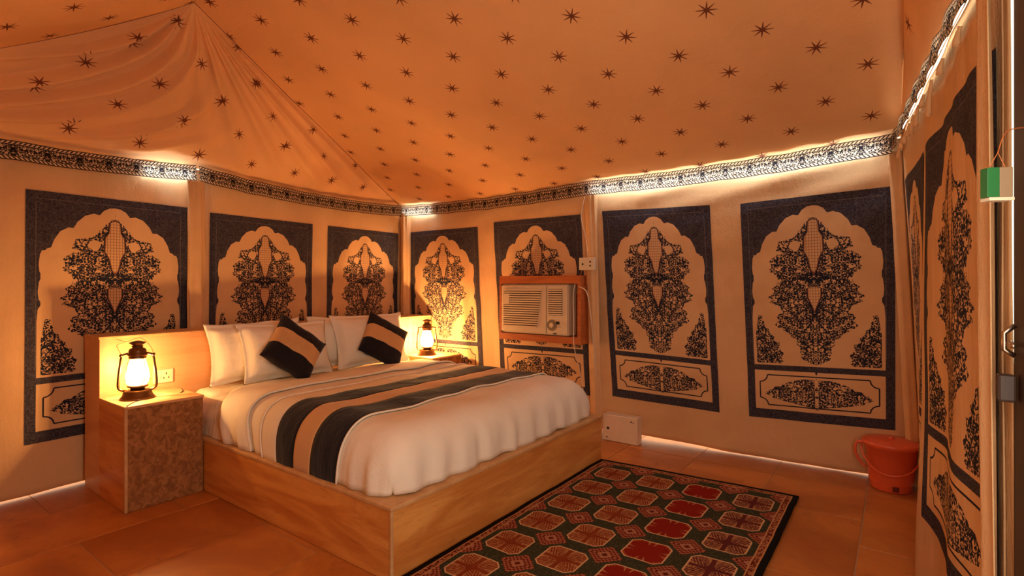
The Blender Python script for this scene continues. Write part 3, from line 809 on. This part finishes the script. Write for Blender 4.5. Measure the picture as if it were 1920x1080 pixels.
for q in range(3): acb('button', -.008, -.003, by0+.075+.02*q, by0+.085+.02*q, bz0+.075, bz0+.085, M['steel'], .001)
acb('catch', -.012, -.004, sp-.11, sp-.075, bz0+.012, bz0+.022, M['hole'], .001)
cord('power_cord', [(4.165, 2.345, 1.40), (4.145, 2.352, 1.30), (4.15, 2.35, 1.1), (4.15, 2.352, .9), (4.17, 2.35, .8), (4.28, 2.36, .6), (4.35, 2.36, .40)], .0045, M['cord'], 'white power cord hanging over the right side of the air conditioner frame')

# ------------------------------------------------------------ gathered pole sleeves, switch box, floor box
def sleeve(x, y, z0, z1, r, label, ph=0, sq=(1, 1), lean=(0, 0), ang=0.0):
    def fn(u, v):
        a = 2*PI*u; z = z0 + (z1-z0)*v
        rr = r*(1 + .16*math.sin(a*5+ph+v*2) + .10*nz(a, z*3, ph) + .25*sst(.86, 1, v)*math.sin(a*9+ph))
        px = rr*sq[0]*math.cos(a); py = rr*sq[1]*math.sin(a)
        c, s = math.cos(ang), math.sin(ang)
        return (c*px-s*py + .008*nz(z*2, ph) + lean[0]*(1-v), s*px+c*py + lean[1]*(1-v), z-z0)
    o = grid('pole_sleeve', fn, 40, 50, M['wall'], None); o.location = (x, y, z0); return tag(o, label, 'tent pole')
sleeve(1.93, 4.575, .01, 2.23, .045, 'canvas-wrapped tent pole behind the left end of the bed, on the headboard wall', 0, (1.3, .6))
sleeve(4.26, 4.66, .01, 2.22, .050, 'canvas-wrapped tent pole in the corner beyond the far lantern', 2, (1, 1), (-.0, -.0))
sleeve(4.22, 2.215, .004, 2.2, .040, 'canvas-wrapped tent pole right of the air conditioner carrying the switch box', 4, (.6, 1.25), (.12, 0))
sleeve(4.15, .012, .004, 2.24, .036, 'canvas-wrapped tent pole in the near right corner above the orange bucket', 6, (.9, 1), (.46, -.11))
sb = empty('switch_box', (4.17, 2.215, 1.58), 'cream switch box with small sockets on the pole right of the air conditioner', 'switch box')
boxo('case', -.035, .0, -.075, .075, -.055, .055, M['plastic'], sb, .005)
bm = bmesh.new(); box(bm, -.0365, -.034, .03, .045, -.012, .006); box(bm, -.0365, -.034, -.045, -.03, .010, .024); box(bm, -.0365, -.034, -.045, -.03, -.024, -.012)
o = bme('socket_holes', bm, M['hole'], sb); o['kind'] = 'stuff'
cord('loose_wire', [(4.16, 2.27, 1.53), (4.15, 2.29, 1.44), (4.15, 2.25, 1.37), (4.15, 2.22, 1.40), (4.16, 2.225, 1.52)], .003, M['frame'], 'loop of reddish wire hanging under the switch box')
cord('loose_wire', [(4.17, 2.25, 2.18), (4.16, 2.28, 2.0), (4.17, 2.24, 1.82), (4.17, 2.22, 1.64)], .004, M['cord'], 'pale cable running down the pole into the switch box from above')
cord('loose_wire', [(4.15, 2.30, 1.38), (4.14, 2.22, 1.34), (4.17, 2.20, 1.2), (4.25, 2.20, .8), (4.31, 2.20, .4), (4.34, 2.17, .12)], .005, M['cord'], 'pale cable running down the lower pole to the floor box')
fb = empty('junction_box', (4.37, 1.984, 0.0), 'white junction box on the floor at the tent wall beyond the bed', 'box')
boxo('case', -.05, .05, -.165, .165, .002, .236, M['wbox'], fb, .004)
boxo('lid', -.054, -.049, -.160, .160, .008, .230, M['wbox'], fb, .002)
for y, z, r in ((.11, .115, .012), (.12, .035, .006), (-.11, .20, .007), (-.13, .195, .005)):
    bm = bmesh.new(); tube(bm, [(-.056, y, z), (-.053, y, z)], r, 12); bme('knockout_hole' if r > .01 else 'screw', bm, M['hole'], fb)

# ------------------------------------------------------------ rug
def rug(u, v):
    Wd, Ln = 1.37, 2.72
    y = .52 + 1.375*v; x = 3.785 - Ln*u
    y0 = .52 + (.04 if False else 0)
    z = .011 + .003*nz(x*5, y*5, 0)
    return (x + .10*(1-v)*(1-u) + .006*nz(y*6, x*4), y - .0 + .004*nz(x*6), z)
rg = grid('rug', rug, 60, 34, rug_mat(), None, lambda u, v: (1.37*(1-v), 2.72*u), thick=.009, off=-1)
tag(rg, 'dark red patterned rug with octagon medallions beside the bed', 'rug')

# ------------------------------------------------------------ bucket
bk = empty('bucket', (4.455, .040, 0), 'orange plastic bucket with a lid in the corner by the curtain', 'bucket')
bk.scale = (.90, .90, .97)
bm = bmesh.new(); lathe(bm, [(0, .003), (.128, .003), (.134, .010), (.137, .05), (.140, .055), (.142, .060), (.166, .300), (.176, .302), (.178, .322), (.172, .326)], 48); bme('body', bm, M['bucket'], bk, True)
bm = bmesh.new(); lathe(bm, [(.182, .312), (.186, .318), (.186, .332), (.178, .338), (.165, .336), (.150, .344), (.08, .350), (0, .352)], 48); ld = bme('lid', bm, M['bucket'], bk, True)
bm = bmesh.new(); lathe(bm, [(0, .350), (.018, .351), (.020, .360), (.012, .366), (0, .367)], 16); bme('lid_knob', bm, M['bucket'], ld, True)
to = math.atan2(-bk.location.y, -bk.location.x)          # towards the room
ca, sa = math.cos(to), math.sin(to)
def bl(r_, s_, z): return (ca*r_ - sa*s_, sa*r_ + ca*s_, z)
pts = [bl(0, -.186, .290)] + [bl(.178*math.sin(PI*k/14) + .004, -.186*math.cos(PI*k/14), .290 - .155*math.sin(PI*k/14)) for k in range(1, 14)] + [bl(0, .186, .290)]
bm = bmesh.new(); tube(bm, smooth_path(pts, 3), .006, 8); bme('bail_handle', bm, M['bucket'], bk, True)
# side grip loop at the left of the bucket
P = [bl(.02, -.165, .305), bl(.02, -.215, .300), bl(.02, -.228, .24), bl(.02, -.200, .17), bl(.02, -.160, .13)]
bm = bmesh.new(); tube(bm, smooth_path(P, 5), .010, 8); bme('side_grip', bm, M['bucket'], bk, True)
bm = bmesh.new(); box(bm, .128, .146, -.020, .020, .018, .052, .003); o = bme('foot_notch', bm, M['bucketd'], bk); o.rotation_euler = (0, 0, to+.22)

# ------------------------------------------------------------ doorway at the right edge
dc = empty('door_curtain', (2.5, -.10, 0), 'printed canvas door curtain hanging in deep folds at the right edge', 'curtain')
def curt(x, z, off=0.0):
    f_ = .017*math.sin(x*8.2+.6+.9*z)*(.3+.7*sst(2.1, .6, z)) + .016*nz(x*5, z*.9, 11)
    flare = .03*sst(1.0, 0, z)*sst(2.1, 3.0, x)
    return (x-2.5, yC(x, z)+.022 + f_ + flare + off + .10, z)
grid('cloth', lambda u, v: curt(3.10-1.22*u, .012+2.19*v), 130, 70, M['wall'], dc, thick=.003)
grid('printed_panel', lambda u, v: curt(3.00-1.08*u, .36+1.66*v+.02*u, .006), 110, 80, M['panel'], dc)
sd = empty('side_drape', (1.85, -.15, 0), 'plain cream canvas drape in front of the dark door post', 'curtain')
def drp(u, v):
    x = 1.95-.13*u; z = .012+2.38*v
    return (x-1.85, yC(x, z)+.040+.008*math.sin(u*7+v)+.006*nz(u*3, z) + .15, z)
grid('cloth', drp, 30, 50, M['wall'], sd, thick=.003)
dr = empty('door_1', (1.74, -.28, 0), 'dark wooden door post with a latch at the right edge', None, None, 'structure')
boxo('door_post', -.08, .08, -.02, .045, .004, 2.4, M['dwood'], dr, .004)
bm = bmesh.new(); tube(bm, [(.06, .055, 1.255), (-.05, .062, 1.255)], .006, 8); tube(bm, [(.02, .05, 1.225), (.02, .07, 1.24), (.02, .07, 1.28), (.02, .05, 1.30)], .006, 8)
lt = bme('latch', bm, M['steel'], dr, True)
bm = bmesh.new(); box(bm, -.01, .03, .05, .085, 1.115, 1.18, .006); bme('hasp', bm, M['dwood'], dr)
# small green carton on a wire bracket
gb = empty('carton', (1.56, -.170, 1.59), 'green and beige carton hanging beside the door post', 'carton')
gb.rotation_euler = (0, 0, math.radians(-62)); gb.scale = (.50, .50, .66)
boxo('green_face', -.040, .008, -.022, .022, .0, .098, M['green'], gb, .002)
boxo('beige_side', .008, .060, -.022, .022, .0, .098, M['card'], gb, .002)
boxo('tray', -.036, .062, -.028, .028, -.012, -.001, M['plastic'], gb, .002)
bm = bmesh.new(); tube(bm, [(-.02, 0, .098), (.015, 0, .15), (.045, 0, .098)], .0022, 6); Mi = (Matrix.Translation((1.56, -.170, 1.59)) @ Matrix.Rotation(math.radians(-62), 4, 'Z') @ Matrix.Diagonal((.50, .50, .66, 1))).inverted()
tube(bm, smooth_path([(.015, 0, .15), Mi @ Vector((1.60, -.195, 1.74)), Mi @ Vector((1.672, -.236, 1.76))], 4), .0022, 6)
bme('wire', bm, M['frame'], gb)
# cloth toggles hanging under the band on the curtain wall
for k, x in enumerate((3.85, 3.72, 3.58, 3.43, 3.28, 3.12, 2.95, 2.75, 2.5, 2.2)):
    ln = random.uniform(.05, .10) if k != 7 else .15
    bm = bmesh.new(); z = ztC(x)
    tube(bm, smooth_path([(0, 0, 0), (.004, .006, -ln*.4), (-.004, .010, -ln*.8), (0, .008, -ln)], 4), [.006]*3+[.008]*3+[.010]*3+[.012]*2+[.009]*2, 8)
    o = bme('tie_tab', bm, M['wall'], None, True); o.location = (x, yC(x, z)+.040, z-.006)
    tag(o, 'short cloth tie hanging from the border band over the curtain wall' if k != 7 else 'longest cloth tie hanging under the border band over the curtain', 'tie', 'cloth ties under the border band' if k != 7 else None)
